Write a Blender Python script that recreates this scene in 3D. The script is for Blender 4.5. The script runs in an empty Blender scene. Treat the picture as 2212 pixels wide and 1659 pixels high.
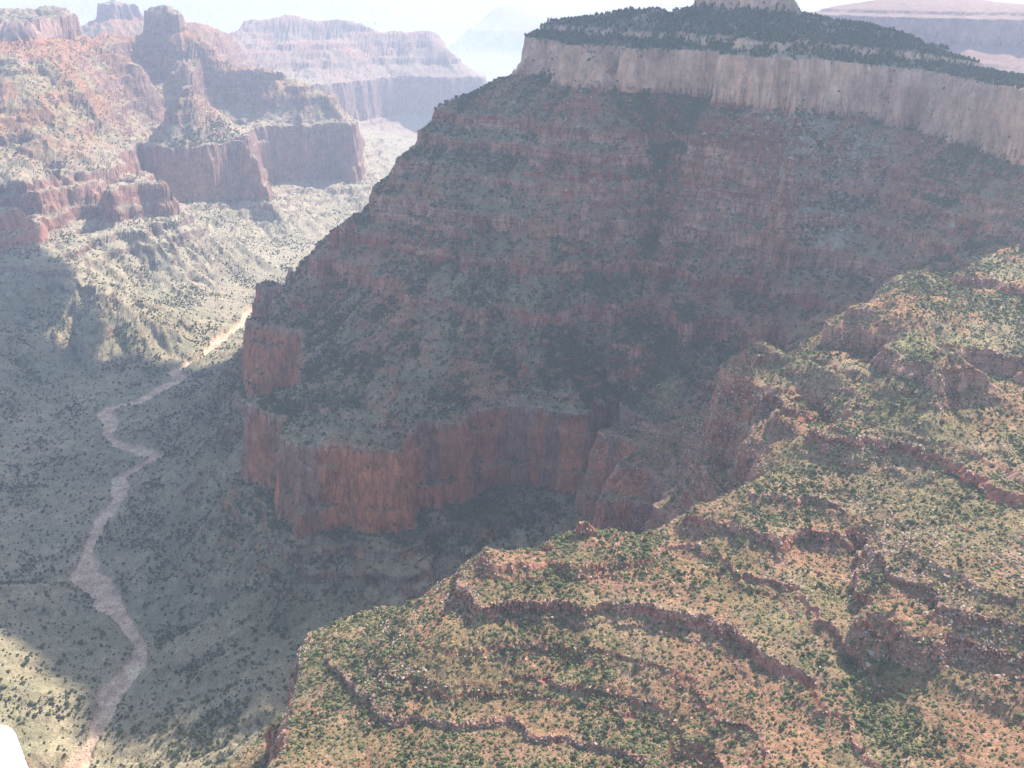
import bpy, math, time
import numpy as np
T0 = time.time()
# ------------------------------------------------------------------ camera, sky, sun, exposure
ZC = 1250.0                       # camera height above the zero level (metres)
PITCH = math.radians(22.0)
F = 2171.0                        # focal length in units of a 2212 px wide picture
scene = bpy.context.scene
cd = bpy.data.cameras.new("camera"); cam = bpy.data.objects.new("camera", cd)
scene.collection.objects.link(cam); scene.camera = cam
cam.location = (0, 0, ZC); cam.rotation_euler = (math.pi/2 - PITCH, 0, 0)
cd.sensor_width = 36.0; cd.lens = 36.0*F/2212.0; cd.clip_start = 0.1; cd.clip_end = 120000
SUN_EL = math.radians(48.0); SUN_AZ = math.radians(42.0)      # azimuth clockwise from the view direction (+Y)
world = bpy.data.worlds.new("World"); scene.world = world; world.use_nodes = True
wn = world.node_tree.nodes; wl_ = world.node_tree.links
bg = wn["Background"]; sky = wn.new("ShaderNodeTexSky"); sky.sky_type = 'NISHITA'; sky.sun_disc = False
sky.sun_elevation = SUN_EL; sky.sun_rotation = SUN_AZ; sky.altitude = 2000; sky.air_density = 1.0; sky.dust_density = 4.0
wl_.new(sky.outputs[0], bg.inputs[0]); bg.inputs[1].default_value = 0.15
sd = bpy.data.lights.new("sun", 'SUN'); sun = bpy.data.objects.new("sun", sd); scene.collection.objects.link(sun)
sd.energy = 4.3; sd.angle = math.radians(0.5); sd.color = (1.0, 0.93, 0.84)
sun.rotation_euler = (math.pi/2 - SUN_EL, 0, math.pi - SUN_AZ)
scene.view_settings.view_transform = 'Standard'; scene.view_settings.look = 'None'
scene.view_settings.gamma = 1; scene.view_settings.exposure = 1.1
scene.render.engine = 'CYCLES'
HAZE_DENSITY = 0.000070

COL = scene.collection
rng = np.random.default_rng(7)

# ------------------------------------------------------------------ rock layers: stretched height s -> real height z
CT, CB, RT, RB = -150.0, -245.0, -800.0, -965.0
def layers():
    L = [(200, -15, .5, 'cap'), (-15, -62, 4., 'cap'), (-62, -118, .6, 'tree'), (-118, -133, 4., 'band'), (-133, CT, .5, 'tree'),
         (CT, CB, 8., 'cream'), (CB, -325, .75, 'red'), (-325, -350, 3.5, 'ledge')]
    z = -350; r = np.random.default_rng(5)
    big = [-385, -455, -520, -570, -640, -700]
    while z > -762:
        d = r.uniform(9, 19); e = d*r.uniform(.3, .45); L.append((z, z-e, 1.05, 'ledge')); z -= e; c = r.uniform(1.2, 2.6)
        L.append((z, z-c, 7., 'ledge')); z -= c; L.append((z, z-(d-e), .47, 'ledge')); z -= d-e
        c = r.uniform(3.5, 8)
        for b in big:
            if abs(z-b) < 11: c = r.uniform(10, 17)
        L.append((z, z-c, 8., 'ledge')); z -= c
    L += [(z, RT, .5, 'ledge'), (RT, -838, 7., 'redwall'), (-838, -842, 1., 'redwall'), (-842, -915, 9., 'redwall'), (-915, -920, .9, 'redwall'), (-920, RB, 8., 'redwall'), (RB, -985, .5, 'talus'), (-985, -1003, 3.2, 'talus'),
          (-1003, -1022, .55, 'talus'), (-1022, -1034, 3., 'talus'), (-1034, -1800, .85, 'talus')]
    return L
LAY = layers()
zz = [200.0]; ss = [0.0]
for a, b, k, n in LAY:
    zz.append(b); ss.append(ss[-1] - (a-b)/k)
zz = np.array(zz); ss = np.array(ss)
s0 = np.interp(RT, zz[::-1], ss[::-1]); ss = ss - s0 + RT
def Tf(s): return np.interp(s, ss[::-1], zz[::-1])
def Ti(z): return np.interp(z, zz[::-1], ss[::-1])
# smoothed version (ledges buried by rubble) keeps only the big units
keep = [i for i, z in enumerate(zz) if z >= -326 or z <= -761]
zk, sk = zz[keep], ss[keep]
def Tsm(s): return np.interp(s, sk[::-1], zk[::-1])

# massive version: fewer, higher cliffs
zb_ = [-350, -372, -402, -440, -460, -505, -545, -585, -606, -650, -690, -762]
kb_ = [.6, 6., .6, 6., .6, 6., .6, 6., .6, 6., .6]
i0 = int(np.argmin(np.abs(zz+350))); i1 = int(np.argmin(np.abs(zz-zk[zk < -700][0])))
db = np.array([(zb_[i]-zb_[i+1])/kb_[i] for i in range(len(kb_))]); db *= (ss[i0]-ss[i1])/db.sum()
zB = np.concatenate([zz[:i0+1], np.array(zb_[1:-1]), zz[i1:]]); sB = np.concatenate([ss[:i0+1], ss[i0]-np.cumsum(db)[:-1], ss[i1:]])
def Tbig(s): return np.interp(s, sB[::-1], zB[::-1])
def sstep(a, b, x):
    t = np.clip((x-a)/(b-a), 0, 1); return t*t*(3-2*t)
NOM = np.array([-1900., -1200., RB, RT, CB, CT, 0., 200.])
LEF = np.array([-1900., -1230., -925., -765., -300., -200., -60., 140.])
LEF2 = np.array([-1900., -1250., -1060., -765., -300., -200., -60., 140.])
def warp(x, y, z):                 # beds dip: nominal -> local height
    off = (1-.45*sstep(-240, -160, z))*np.clip(20 - .06*x - .00021*np.clip(x-500, 0, 700)**2, -110, 22)*np.clip((z+600)/300, 0, 1)
    w = sstep(3000, 4300, y)*sstep(200, -500, x) + sstep(5200, 6500, y)*sstep(-400, 300, x)
    w = np.clip(w, 0, 1)
    w2 = sstep(4300, 5200, y)
    return z + off*(1-w) + w*((1-w2)*np.interp(z, NOM, LEF)+w2*np.interp(z, NOM, LEF2)-z)
def unwarp(x, y, zt):
    z = np.array(zt, float)
    for _ in range(12): z = z - (warp(x, y, z) - zt)*.8
    return z

# ------------------------------------------------------------------ surveyed points
# Z: seen at picture point (x,y) at height z.  D: seen at (x,y), at distance Y ahead.  W: world (x,y,z)
def ray(px, py):
    u = (px-1106)/F; v = (829.5-py)/F
    return u, math.cos(PITCH)+v*math.sin(PITCH), -math.sin(PITCH)+v*math.cos(PITCH)
pts = []                            # x, y, z, region
def Z(reg, z, P, bed=None):
    out = []
    for px, py in P:
        dx, dy, dz = ray(px, py); zl = z
        for _ in range(8):
            t = zl/dz; x, y = dx*t, dy*t
            if bed is not None: zl = float(warp(x, y, bed))
        out.append((x, y, zl, reg, bed))
    return out
def add_line(reg, z, P, bed=None, n=1, closed=False):
    Q = Z(reg, z, P, bed)
    for i in range(len(Q)-1):
        a, b = Q[i], Q[i+1]
        L = math.hypot(a[0]-b[0], a[1]-b[1]); r = math.hypot(a[0], a[1])
        m = max(1, int(L/(r*.035))) if n else 1
        for k in range(m):
            t = k/m; pts.append((a[0]*(1-t)+b[0]*t, a[1]*(1-t)+b[1]*t, a[2]*(1-t)+b[2]*t, reg, bed))
    pts.append(Q[-1])
def add(reg, L):
    for px, py, z in L: pts.append(Z(reg, z, [(px, py)])[0])
def addD(reg, L, back=0):
    for px, py, Y in L:
        dx, dy, dz = ray(px, py); t = Y/dy
        pts.append((dx*t, Y, dz*t, reg, None))
        if back:
            pts.append((dx*t*(1+250/Y), Y+250, dz*t-back, reg, None))
def addDl(reg, L, back=0):        # the same along a line, filled in between the given points
    M = []
    for a, b in zip(L[:-1], L[1:]):
        m = max(1, int(math.hypot(a[0]-b[0], a[1]-b[1])/16))
        M += [tuple(a[i]+(b[i]-a[i])*k/m for i in range(3)) for k in range(m)]
    addD(reg, M+[L[-1]], back)
def addW(reg, L):
    for x, y, z in L: pts.append((x, y, z, reg, None))

B, R_, L_, FL, T1, T2, T3, T4, PL = range(9)
# --- central butte
add_line(B, 0, [(1080,162),(1150,166),(1205,172)], bed=CB)
add_line(B, -262, [(1222,222),(1285,226),(1338,214)])
add_line(B, 0, [(1374,203),(1504,208),(1549,222),(1668,243),(1754,246),(1877,263),(1956,275),(2046,311),(2136,331),(2212,355)], bed=CB)
cbs = Z(B, 0, [(1100,163),(1150,166),(1205,172)], CB) + Z(B, -262, [(1222,222),(1285,226),(1338,214)]) + Z(B, 0, [(1374,203),(1440,206),(1504,208),(1549,222),(1610,235),(1668,243),(1754,246),(1820,254),(1877,263),(1956,275),(2000,292),(2046,311),(2136,331),(2212,355)], CB)
for q in cbs[2:]:
    r = math.hypot(q[0], q[1]); f = 1+22/r; pts.append((q[0]*f, q[1]*f, 0, B, CT))
for q in cbs[:2]: pts.append((q[0]+22, q[1]+6, 0, B, CT))
add_line(B, 0, [(1452,78),(1632,82),(1776,95),(1884,101),(1956,105),(2050,124)], bed=-130)
addD(B, [(1180,43,2725),(1290,38,2640),(1400,28,2590),(1430,8,2640),(1740,40,2560),(1850,50,2560),(1950,77,2500),(2000,105,2420),(2060,122,2350),(2100,145,2280),(2165,172,2200)], back=130)
add(B, [(1500,13,-62),(1600,17,-67),(1690,26,-76)])
addW(B, [(430,2560,-12),(500,2600,-5),(600,2600,-8),(430,2900,-70),(620,2900,-70),(300,3150,-250),(700,3000,-300),(900,2800,-350)])
addW(B, [(200,3500,-650),(600,3500,-750),(1000,3200,-700),(1300,2600,-600),(300,4000,-1000),(900,3900,-1000),(1500,3200,-950)])
# wall going on to the right of the picture
for (x, y) in [(1150,1850),(1400,1880),(1700,1880),(2100,1750),(2600,1500)]:
    addW(B, [(x, y, -350), (x+8, y+16, -240), (x+80, y+150, -195), (x+250, y+700, -420), (x+400, y+1300, -900)])
# left skyline of the butte
addD(B, [(1100,108,2640),(1010,195,2560),(960,215,2540),(910,290,2500),(870,340,2470),(830,400,2440),(770,440,2460),(742,490,2480),(690,520,2520),(640,548,2590)])
addW(B, [(-100,2900,-420),(-200,2900,-560),(-330,2850,-700),(-470,2900,-800),(-560,3000,-960),(-100,3200,-620),(60,3100,-380),(-250,3300,-960),(0,3500,-900),(-450,3400,-1090)])
# redwall rim and foot
add_line(B, 0, [(1370,880),(1280,880),(1200,891),(1082,888),(1062,935),(1048,896),(1000,915),(925,945),(850,963),(690,975),(620,972),(584,952),(590,890),(602,866),(628,818),(630,800),(604,785),(594,772),(618,728),(622,710),(600,695),(588,684),(616,620),(632,580)], bed=RT)
add_line(B, 0, [(1340,1010),(1300,1045),(1200,1062),(1100,1068),(1000,1085),(920,1110),(850,1130),(760,1150),(700,1160),(640,1170),(596,1150),(572,1080),(562,980),(552,905),(548,860),(530,825),(548,765),(584,700)], bed=RB)
addW(B, [(-600,2950,-985)])
add(B, [(740,1205,-1000),(650,1250,-1030),(900,1160,-1000),(1050,1120,-1000)])
# ledgy slopes of the butte
add(B, [(1000,600,-600),(1200,600,-600),(1340,590,-590),(1060,475,-500),(1100,300,-350),(960,400,-440),(900,480,-540),(800,600,-655),(700,700,-750),(720,800,-755),(900,750,-700),(1040,760,-700),(1200,760,-715),
        (1290,480,-495),(1400,810,-752),(1405,700,-682),(1395,600,-606),(1420,480,-507),(1430,330,-372),(1280,330,-355),(1550,440,-450),(1500,560,-542),(1385,655,-606),(1480,730,-665),(1560,750,-690),
        (1650,600,-578),(1750,500,-480),(1850,420,-420),(1900,560,-505),(1750,700,-592),(1600,800,-695),(1500,870,-755),(2000,450,-410),(2120,425,-385),(1700,330,-325),(1640,440,-440),(780,880,-775),(700,900,-782),(1150,830,-770)])
# --- foreground ridge with the spurs joining it to the butte
add_line(R_, 0, [(1420,900),(1370,930),(1330,945),(1300,1000),(1290,1036),(1350,1018),(1430,1058),(1442,1085)], bed=RT)
addW(R_, [(60,1450,-965),(110,1530,-965),(150,1620,-965),(190,1700,-950),(240,1480,-900)])
addW(R_, [(250,1400,-965),(160,1350,-965)])
for x, y in [(-240,1130),(-150,1180),(-40,1225),(60,1260),(150,1290),(260,1330),(320,1400),(300,1460)]: addW(R_, [(x, y, RT)])
for x, y in [(-275,1165),(-160,1225),(-50,1270),(50,1305),(150,1330)]: addW(R_, [(x, y+5, RB)])
add_line(R_, 0, [(640,1392),(628,1440),(604,1490),(575,1560),(590,1620),(556,1659)], bed=RT)
add_line(R_, 0, [(556,1659),(545,1720),(560,1800),(600,1900)], bed=RT)
for x, y in [(-325,1120),(-330,1040),(-320,960),(-310,880),(-300,790),(-280,700)]: addW(R_, [(x, y, RB)])
add(R_, [(700,1395,-778),(830,1340,-742),(960,1245,-706),(1060,1183,-672),(1180,1195,-682),(1240,1150,-665),(1320,1125,-657),(1500,1085,-640),(1600,1040,-628),(1680,995,-618)])
add(R_, [(980,1290,-712),(1300,1310,-704),(1600,1350,-698),(900,1420,-742),(1200,1430,-744),(1450,1460,-736),(820,1480,-762),(1050,1560,-780),(1350,1585,-772),(1480,1600,-762),(1430,1670,-776),(700,1560,-794),(800,1659,-796),(1100,1650,-788),
         (1600,1500,-728),(1600,1659,-742),(1900,1659,-706),(2212,1659,-668),(1860,1420,-692),(1780,1250,-684),(2212,1290,-612),(2000,1150,-608),(2212,1000,-562),(2100,900,-552),(1900,1000,-604),(1800,1100,-636),(1700,1200,-664),(2212,700,-486),(2100,800,-522),(2212,560,-438),(2212,440,-388),(2050,600,-458),(1950,585,-462),(1500,1200,-690),(1400,1160,-680)])
add_line(R_, -634, [(1850,1120),(1884,1200),(1895,1290),(1925,1330)])
add_line(R_, -668, [(1838,1190),(1866,1270),(1880,1385)])
add_line(R_, -626, [(1985,1250),(2020,1300),(2080,1325),(2150,1335),(2230,1350)])
add_line(R_, -664, [(1985,1350),(2060,1405),(2150,1440),(2230,1475)])
add_line(R_, -470, [(1839,642),(1895,666),(1951,682),(2007,706),(2071,734)])
add_line(R_, -514, [(1839,720),(1919,742),(2007,768),(2047,764)])
add_line(R_, -558, [(1639,818),(1675,836),(1743,846),(1783,886),(1823,906)])
add_line(R_, -600, [(1660,884),(1747,893),(1775,930)])
add_line(R_, -615, [(1551,900),(1607,934),(1655,974)])
add_line(R_, -660, [(1519,930),(1583,1002),(1619,1022)])
add(R_, [(1560,756,-540),(1620,770,-545),(1560,850,-600),(1500,860,-700),(1450,950,-755),(1480,1010,-770),(1900,820,-528),(1780,780,-530),(1720,740,-545)])
addW(R_, [(800,750,-625),(600,350,-660),(1250,900,-580),(1500,1400,-490),(1800,800,-560),(0,500,-790),(300,300,-710),(2600,300,-520),(1050,1350,-500),(-200,450,-820),(-250,300,-960)])
# --- left wall of the canyon
add_line(L_, 0, [(-250,100),(0,88),(120,92),(165,84),(210,72),(350,70),(400,78)], bed=CB)
addDl(L_, [(-120,20,5560),(0,22,5560),(60,27,5600),(118,12,5650),(165,38,5700),(205,57,6000),(260,52,6160),(300,42,6220),(322,27,6250),(338,12,6260),(350,4,6270),(363,12,6270),(380,28,6265),(402,48,6250),(440,80,6220),(520,118,6130),(590,148,6080),(640,168,6030),(680,180,5990),(735,196,5930)], back=170)
addD(L_, [(100,45,5600),(-250,10,5800),(300,42,6330),(325,26,6360),(350,5,6370),(378,28,6370),(402,48,6350),(330,24,6460),(365,22,6460)])
add_line(L_, 0, [(300,288),(396,270),(522,262),(536,290),(560,320),(552,280),(560,246),(684,229),(738,214),(762,250),(785,283)], bed=RT)
add_line(L_, 0, [(270,345),(306,352),(396,388),(518,356),(560,335),(600,334),(632,322),(690,302),(730,288),(788,302)], bed=RB)
add(L_, [(0,250,-560),(100,300,-640),(150,220,-530),(250,200,-520),(100,150,-400),(400,160,-440),(450,220,-600),(560,200,-600),(240,330,-712),(150,340,-710),(60,345,-700),(300,120,-390),(640,200,-640),(30,200,-480)])
add_line(L_, 0, [(-200,460),(36,432),(126,404),(230,393),(300,362),(330,360),(362,381)], bed=RT)
add_line(L_, 0, [(-200,540),(60,500),(144,488),(216,500),(266,474),(320,430),(362,392)], bed=RB)
addW(L_, [(-3500,5500,-200),(-3500,4000,-760),(-3300,3000,-900),(-4500,5000,-400),(-3000,6500,-250),(-3000,7500,-900),(-1800,7400,-1000),(-1000,7300,-1050)])
add(L_, [(-150,370,-760),(0,435,-820),(80,495,-880),(150,560,-930),(220,615,-982),(290,675,-1062),(380,725,-1150),(60,600,-1000),(60,690,-1085),(160,700,-1110),(60,790,-1150),(0,880,-1180),(-150,620,-980),(200,770,-1168),(200,540,-1025),(290,600,-1085),(120,465,-945),(250,635,-1075),(-300,800,-1020),(-300,950,-1100),(-300,1200,-1090),(-300,1500,-1040)])
# --- floor
add(FL, [(400,640,-1150),(500,600,-1180),(450,500,-1070),(400,430,-990),(500,420,-1040),(600,420,-1080),(560,480,-1120),(700,400,-1090),(600,520,-1170),(740,480,-1170),(680,340,-1010),(800,320,-1040),(850,330,-1130),(760,400,-1140),(830,390,-1190),(650,570,-1190)])
CREEK = [(120,1720),(160,1659),(185,1620),(215,1570),(235,1500),(285,1445),(305,1395),(270,1340),(228,1285),(182,1238),(190,1190),(215,1120),(262,1070),(256,1030),(300,1005),(335,985),(300,970),(250,958),(228,935),(243,912),(224,893),(238,878),(300,865),(390,818),(378,800),(440,768),(456,748),(474,732),(520,700),(540,665),(600,645),(680,600),(800,500),(860,430)]
add_line(FL, -1200, CREEK)
add(FL, [(500,1300,-1120),(450,1100,-1135),(450,950,-1135),(430,880,-1170),(530,880,-1075),(520,1000,-1055),(560,1150,-1020),(560,760,-1100),(500,760,-1165),(400,1200,-1160),(400,1500,-1150),(450,1659,-1110),(520,1450,-1090),(330,1560,-1175),(640,1400,-1095),(850,1320,-1080),(960,1260,-1055),(1120,1190,-1025),(360,1000,-1185),(350,900,-1190),
         (0,1300,-1150),(0,1659,-1090),(0,1100,-1190),(80,1500,-1160),(100,1200,-1192),(100,1000,-1190),(0,930,-1180),(120,950,-1190),(60,1400,-1150)])
addW(FL, [(-300,600,-1130),(-600,700,-1190),(-1000,700,-1100),(-400,300,-1150)])
# --- far temples and plateaus
addDl(T1, [(526,56,9300),(560,50,9300),(590,38,9300),(592,13,9320),(619,9,9340),(638,13,9320),(643,34,9300),(680,42,9300),(720,41,9300),(763,42,9300),(790,56,9300),(800,66,9200),(870,66,9200),(945,65,9200),(967,90,9100),(990,110,9000),(1000,128,8950)], back=380)
add(T1, [(600,110,-570),(700,105,-560),(800,110,-570),(900,112,-580),(960,140,-700),(620,85,-470),(720,80,-450)])
add(T1, [(700,120,-765),(800,125,-765),(900,130,-765),(780,190,-985),(860,205,-985),(930,190,-985),(1000,160,-985),(850,240,-1120),(950,230,-1100),(1000,200,-1080),(900,290,-1190),(1030,138,-765),(1045,165,-985)])
addD(T4, [(1025,61,17500),(1061,14,17700),(1100,12,17800),(1010,95,17500),(1200,30,18000)], back=300)
addD(T3, [(190,50,8400),(209,23,8500),(245,3,8500),(288,18,8500),(330,30,8500),(400,45,7800),(432,37,7600),(450,50,7600),(490,72,7500),(512,85,7500)], back=350)
addD(T2, [(1700,34,6500),(1765,22,6500),(1776,-6,6500),(1900,-12,6600),(2050,-14,6600),(2130,4,6500),(2212,16,6400),(2350,20,6300)], back=200)
add(T2, [(2000,60,-330),(2200,75,-350),(2150,140,-560),(2250,120,-480)])
addW(T2, [(1800,5000,-765),(2400,4600,-765),(1750,4700,-985),(2400,4300,-985),(1500,4400,-1080),(1000,5000,-1080),(3200,4500,-400),(3500,5500,-200),(3000,3500,-900),(3500,7000,-300)])
addW(PL, [(-3500,11500,-1200),(0,11500,-1200),(-1500,12500,-1150),(3500,9500,-1100),(1500,8500,-1100),(600,7000,-1150),(4000,14000,-1000),(-7000,12000,-1100),(0,16000,-1200),(-6000,9000,-900),(6500,9000,-500)])
for a in range(-80, 81, 10):
    th = math.radians(a)
    for r, z in ((19000,-1150), (21500,-760), (23000,-300), (26000,-160), (32000,-150)):
        addW(PL, [(r*math.sin(th), r*math.cos(th), z)])
for a in (-80,-65,65,80):
    th = math.radians(a)
    for r, z in ((12000,-300),(7000,-400 if a < 0 else -300)): addW(PL, [(r*math.sin(th), r*math.cos(th), z)])

PX = np.array([p[0] for p in pts]); PY = np.array([p[1] for p in pts]); PZ = np.array([p[2] for p in pts]); PR = np.array([p[3] for p in pts])
PS = Ti(unwarp(PX, PY, PZ))
for i, p in enumerate(pts):
    if p[4] is not None: PS[i] = Ti(p[4])
def lp(x, y): return np.arctan2(x, y), .5*np.log(x*x+y*y)
PT, PQ = lp(PX, PY)
# drop near-duplicates
ok = []
for i in range(len(PT)):
    if all((PT[i]-PT[j])**2+(PQ[i]-PQ[j])**2 > .004**2 for j in ok): ok.append(i)
PT, PQ, PS, PR, PX, PY = PT[ok], PQ[ok], PS[ok], PR[ok], PX[ok], PY[ok]
n = len(PT)
def kern(dt, dq): return np.sqrt(dt*dt+dq*dq+1e-5)
A = np.zeros((n+3, n+3)); A[:n, :n] = kern(PT[:, None]-PT, PQ[:, None]-PQ) - np.eye(n)*.003
A[:n, n] = 1; A[:n, n+1] = PT; A[:n, n+2] = PQ; A[n:, :n] = A[:n, n:].T
W = np.linalg.solve(A, np.concatenate([PS, np.zeros(3)]))
# coarse grid in (bearing, log distance)
CTH = np.radians(np.linspace(-88, 88, 641)); RMIN, RMAX = 260.0, 33000.0
CLQ = np.linspace(math.log(RMIN*.9), math.log(RMAX*1.05), 760)
G = np.zeros((len(CTH), len(CLQ)), np.float32)
for i in range(len(CTH)):
    K = kern(CTH[i]-PT[:, None], CLQ[None, :]-PQ[:, None])
    G[i] = W[:n] @ K + W[n] + W[n+1]*CTH[i] + W[n+2]*CLQ
def blur(a, k, ax):
    for _ in range(k): a = (a + .5*np.roll(a, 1, ax) + .5*np.roll(a, -1, ax))/2
    return a
e = G.copy(); G = blur(blur(G, 1, 0), 1, 1); G[:2] = e[:2]; G[-2:] = e[-2:]; G[:, :2] = e[:, :2]; G[:, -2:] = e[:, -2:]
dG_t, dG_q = np.gradient(G, CTH[1]-CTH[0], CLQ[1]-CLQ[0])
dG_t = blur(blur(dG_t, 14, 0), 10, 1); dG_q = blur(blur(dG_q, 14, 0), 10, 1)
def samp(Gr, th, lq):
    a = np.clip((th-CTH[0])/(CTH[1]-CTH[0]), 0, len(CTH)-1.001); b = np.clip((lq-CLQ[0])/(CLQ[1]-CLQ[0]), 0, len(CLQ)-1.001)
    i = a.astype(int); j = b.astype(int); fa = a-i; fb = b-j
    return Gr[i, j]*(1-fa)*(1-fb)+Gr[i+1, j]*fa*(1-fb)+Gr[i, j+1]*(1-fa)*fb+Gr[i+1, j+1]*fa*fb
# ------------------------------------------------------------------ noises
def hsh(i, j, k):
    h = (i.astype(np.int64)*374761393 + j.astype(np.int64)*668265263 + k*974634777) & 0xffffffff
    h = ((h ^ (h >> 13))*1274126177) & 0xffffffff
    h = ((h ^ (h >> 16))*2246822519) & 0xffffffff
    return ((h ^ (h >> 15)) & 0xffffff).astype(np.float32)/float(0xffffff)
def vnoise(x, y, k=0):
    i = np.floor(x); j = np.floor(y); u = (x-i).astype(np.float32); v = (y-j).astype(np.float32)
    u = u*u*(3-2*u); v = v*v*(3-2*v)
    return (hsh(i, j, k)*(1-u)+hsh(i+1, j, k)*u)*(1-v)+(hsh(i, j+1, k)*(1-u)+hsh(i+1, j+1, k)*u)*v - .5
def fbm(x, y, lam, oc=3, k=0):
    o = 0; a = 1
    for q in range(oc):
        o = o + a*vnoise((x*.8+y*.6)/lam+17.3*q, (-x*.6+y*.8)/lam+5.1*q, k+q); a *= .5; lam *= .5
    return o
cS = float(Ti(CB))
def gully(x, y, gx, gy, lam, k):
    px = x/lam; py = y/lam; ci = np.floor(px); cj = np.floor(py)
    c = 0; s = 0; w = 0
    for a in (-1, 0, 1):
        for b in (-1, 0, 1):
            i = ci+a; j = cj+b
            vx = px-(i+hsh(i, j, k)); vy = py-(j+hsh(i, j, k+31))
            ww = np.exp(-2.2*(vx*vx+vy*vy)); ph = 6.2832*(vx*-gy+vy*gx)
            c = c+ww*np.cos(ph); s = s+ww*np.sin(ph); w = w+ww
    return c/w, s/w
CX = np.array([q[0] for q in Z(FL, -1200, CREEK)]); CY = np.array([q[1] for q in Z(FL, -1200, CREEK)])
def vn3(x, y, z, k):
    kz = np.floor(z); w = (z-kz).astype(np.float32); w = w*w*(3-2*w); i = np.floor(x); j = np.floor(y)
    u = (x-i).astype(np.float32); v = (y-j).astype(np.float32); u = u*u*(3-2*u); v = v*v*(3-2*v)
    kk = kz.astype(np.int64)*13+k
    def pl(q): return (hsh(i, j, q)*(1-u)+hsh(i+1, j, q)*u)*(1-v)+(hsh(i, j+1, q)*(1-u)+hsh(i+1, j+1, q)*u)*v
    return pl(kk)*(1-w)+pl(kk+13)*w-.5
def creek_dist(x, y):
    d = np.full(x.shape, 1e9); tt = np.zeros(x.shape)
    for i in range(len(CX)-1):
        ax, ay, bx, by = CX[i], CY[i], CX[i+1], CY[i+1]; L2 = (bx-ax)**2+(by-ay)**2
        t = np.clip(((x-ax)*(bx-ax)+(y-ay)*(by-ay))/L2, 0, 1)
        dd = np.hypot(x-ax-t*(bx-ax), y-ay-t*(by-ay)); m = dd < d; d = np.where(m, dd, d); tt = np.where(m, i+t, tt)
    return d, tt
def height(x, y, full=True):
    th, lq = lp(x, y); r = np.exp(lq)
    s = samp(G, th, lq)
    gt = samp(dG_t, th, lq)/r; gr = samp(dG_q, th, lq)/r
    gx = gt*np.cos(th)+gr*np.sin(th); gy = -gt*np.sin(th)+gr*np.cos(th)
    sl = np.hypot(gx, gy)+1e-6; dx, dy = gx/sl, gy/sl; slc = np.clip(sl, 0, .75)
    near = sstep(20000, 9000, r)
    fgr = sstep(1500, 1150, y)*sstep(-420, -250, x)            # foreground: gentler gullies
    base = s
    s = s + near*fbm(x, y, 420, 2, 50)*38*slc*(1-.75*fgr)
    flo = 1-.65*sstep(-1060, -1110, s)*sstep(2300, 3000, y)+.5*sstep(2600, 3000, y)*sstep(-1100, -1060, s)*sstep(4300, 4000, y)*sstep(-1000, -1300, x)
    bf = 1+.35*sstep(1450, 1700, y)*sstep(3400, 3000, y)
    ly = sstep(3800, 4600, y)
    clf = np.clip(sstep(-835, -820, s)*sstep(-782, -795, s) + sstep(cS-22, cS-10, s)*sstep(cS+30, cS+18, s), 0, 1)
    for lam, amp, k in ((340, .17, 1), (140, .16, 2), (60, .13, 3), (26, .10, 4)):
        c, sn = gully(x, y, dx, dy, lam, k)
        A_ = amp*lam*slc*near*flo*bf*(1-(.55 if lam > 100 else .15)*fgr)*(1-.75*clf*(lam < 100))*(1-(.6 if lam < 100 else .35)*ly)*(.55+.9*np.clip(fbm(x, y, lam*3, 2, k+70)+.5, 0, 1))
        A_ = A_*sstep(lam*150, lam*70, r) if lam < 100 else A_
        rid = 1-2*np.abs(c)
        s = s + A_*(.6*c - .4*rid)
        g = -A_*6.28/lam*.7*sn
        nx = gx + g*-dy; ny = gy + g*dx; m = np.hypot(nx, ny)+1e-6; dx, dy = nx/m, ny/m
    if full:
        qn = fbm(x, y, 55, 2, 85); s = s + near*slc*clf*20*(np.floor(qn*5)/5)
        s = s + near*slc*(fbm(x, y, 38, 3, 80)*(7-4*clf) + fbm(x, y, 9, 2, 90)*4.5*sstep(5000, 2500, r))
    ly = sstep(3800, 4600, y)
    lw = sstep(3000, 4200, y)*sstep(600, -300, x)*sstep(-1150, -950, s)
    c1, _ = gully(x, y, gx/sl, gy/sl, 300, 9); s = s + lw*(np.clip(slc, .25, .6)*(c1*(85-45*ly)*sstep(-230, -330, s)*sstep(-780, -740, s)) + 0)
    m = sstep(-.05, .22, fbm(x, y, 130, 3, 60) + .25*vnoise(x/60+s/9., y/60-s/13., 61))*(.75-.4*fgr)*(1-.4*sstep(1500, 1700, y)*sstep(3400, 3000, y))
    lfar = sstep(3300, 4300, y)*sstep(700, -200, x)
    bw = np.clip(.85*lfar + .75*sstep(1550, 1750, y)*sstep(3300, 3000, y)*(.45+.55*sstep(-.15, .1, fbm(x, y, 200, 2, 66))) + .7*sstep(.0, .2, fbm(x, y, 240, 2, 65)+.1*sstep(1500, 1700, y)+.25*sstep(250, 420, x)*sstep(1900, 1500, y)), 0, 1)
    def mix_(q): return (Tf(q)*(1-bw)+Tbig(q)*bw)*(1-m) + Tsm(q)*m
    z = mix_(s); kd = (mix_(s+.5)-mix_(s-.5)) if full else s
    fr = sstep(12000, 16000, r); z = z*(1-fr) + np.minimum(s, 100)*fr
    z = warp(x, y, z)
    if full:
        lr = sstep(2700, 3300, y)*sstep(-1170, -1140, z)*sstep(-500, -800, x); z = z + lr*(1-2*np.abs(fbm(x, y, 60, 4, 112)))*16 + fbm(x, y, 22, 3, 110)*2.6*near + fbm(x, y, 5, 2, 120)*1.1*sstep(2500, 1500, r)
    cdst, ct = creek_dist(x, y)
    wd = 15+5*np.sin(ct*1.7)+6*np.clip(1-np.abs(ct-8.6)/1.6, 0, 1)*2
    cm = sstep(wd+6, wd, cdst+fbm(x, y, 30, 2, 130)*14)
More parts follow.
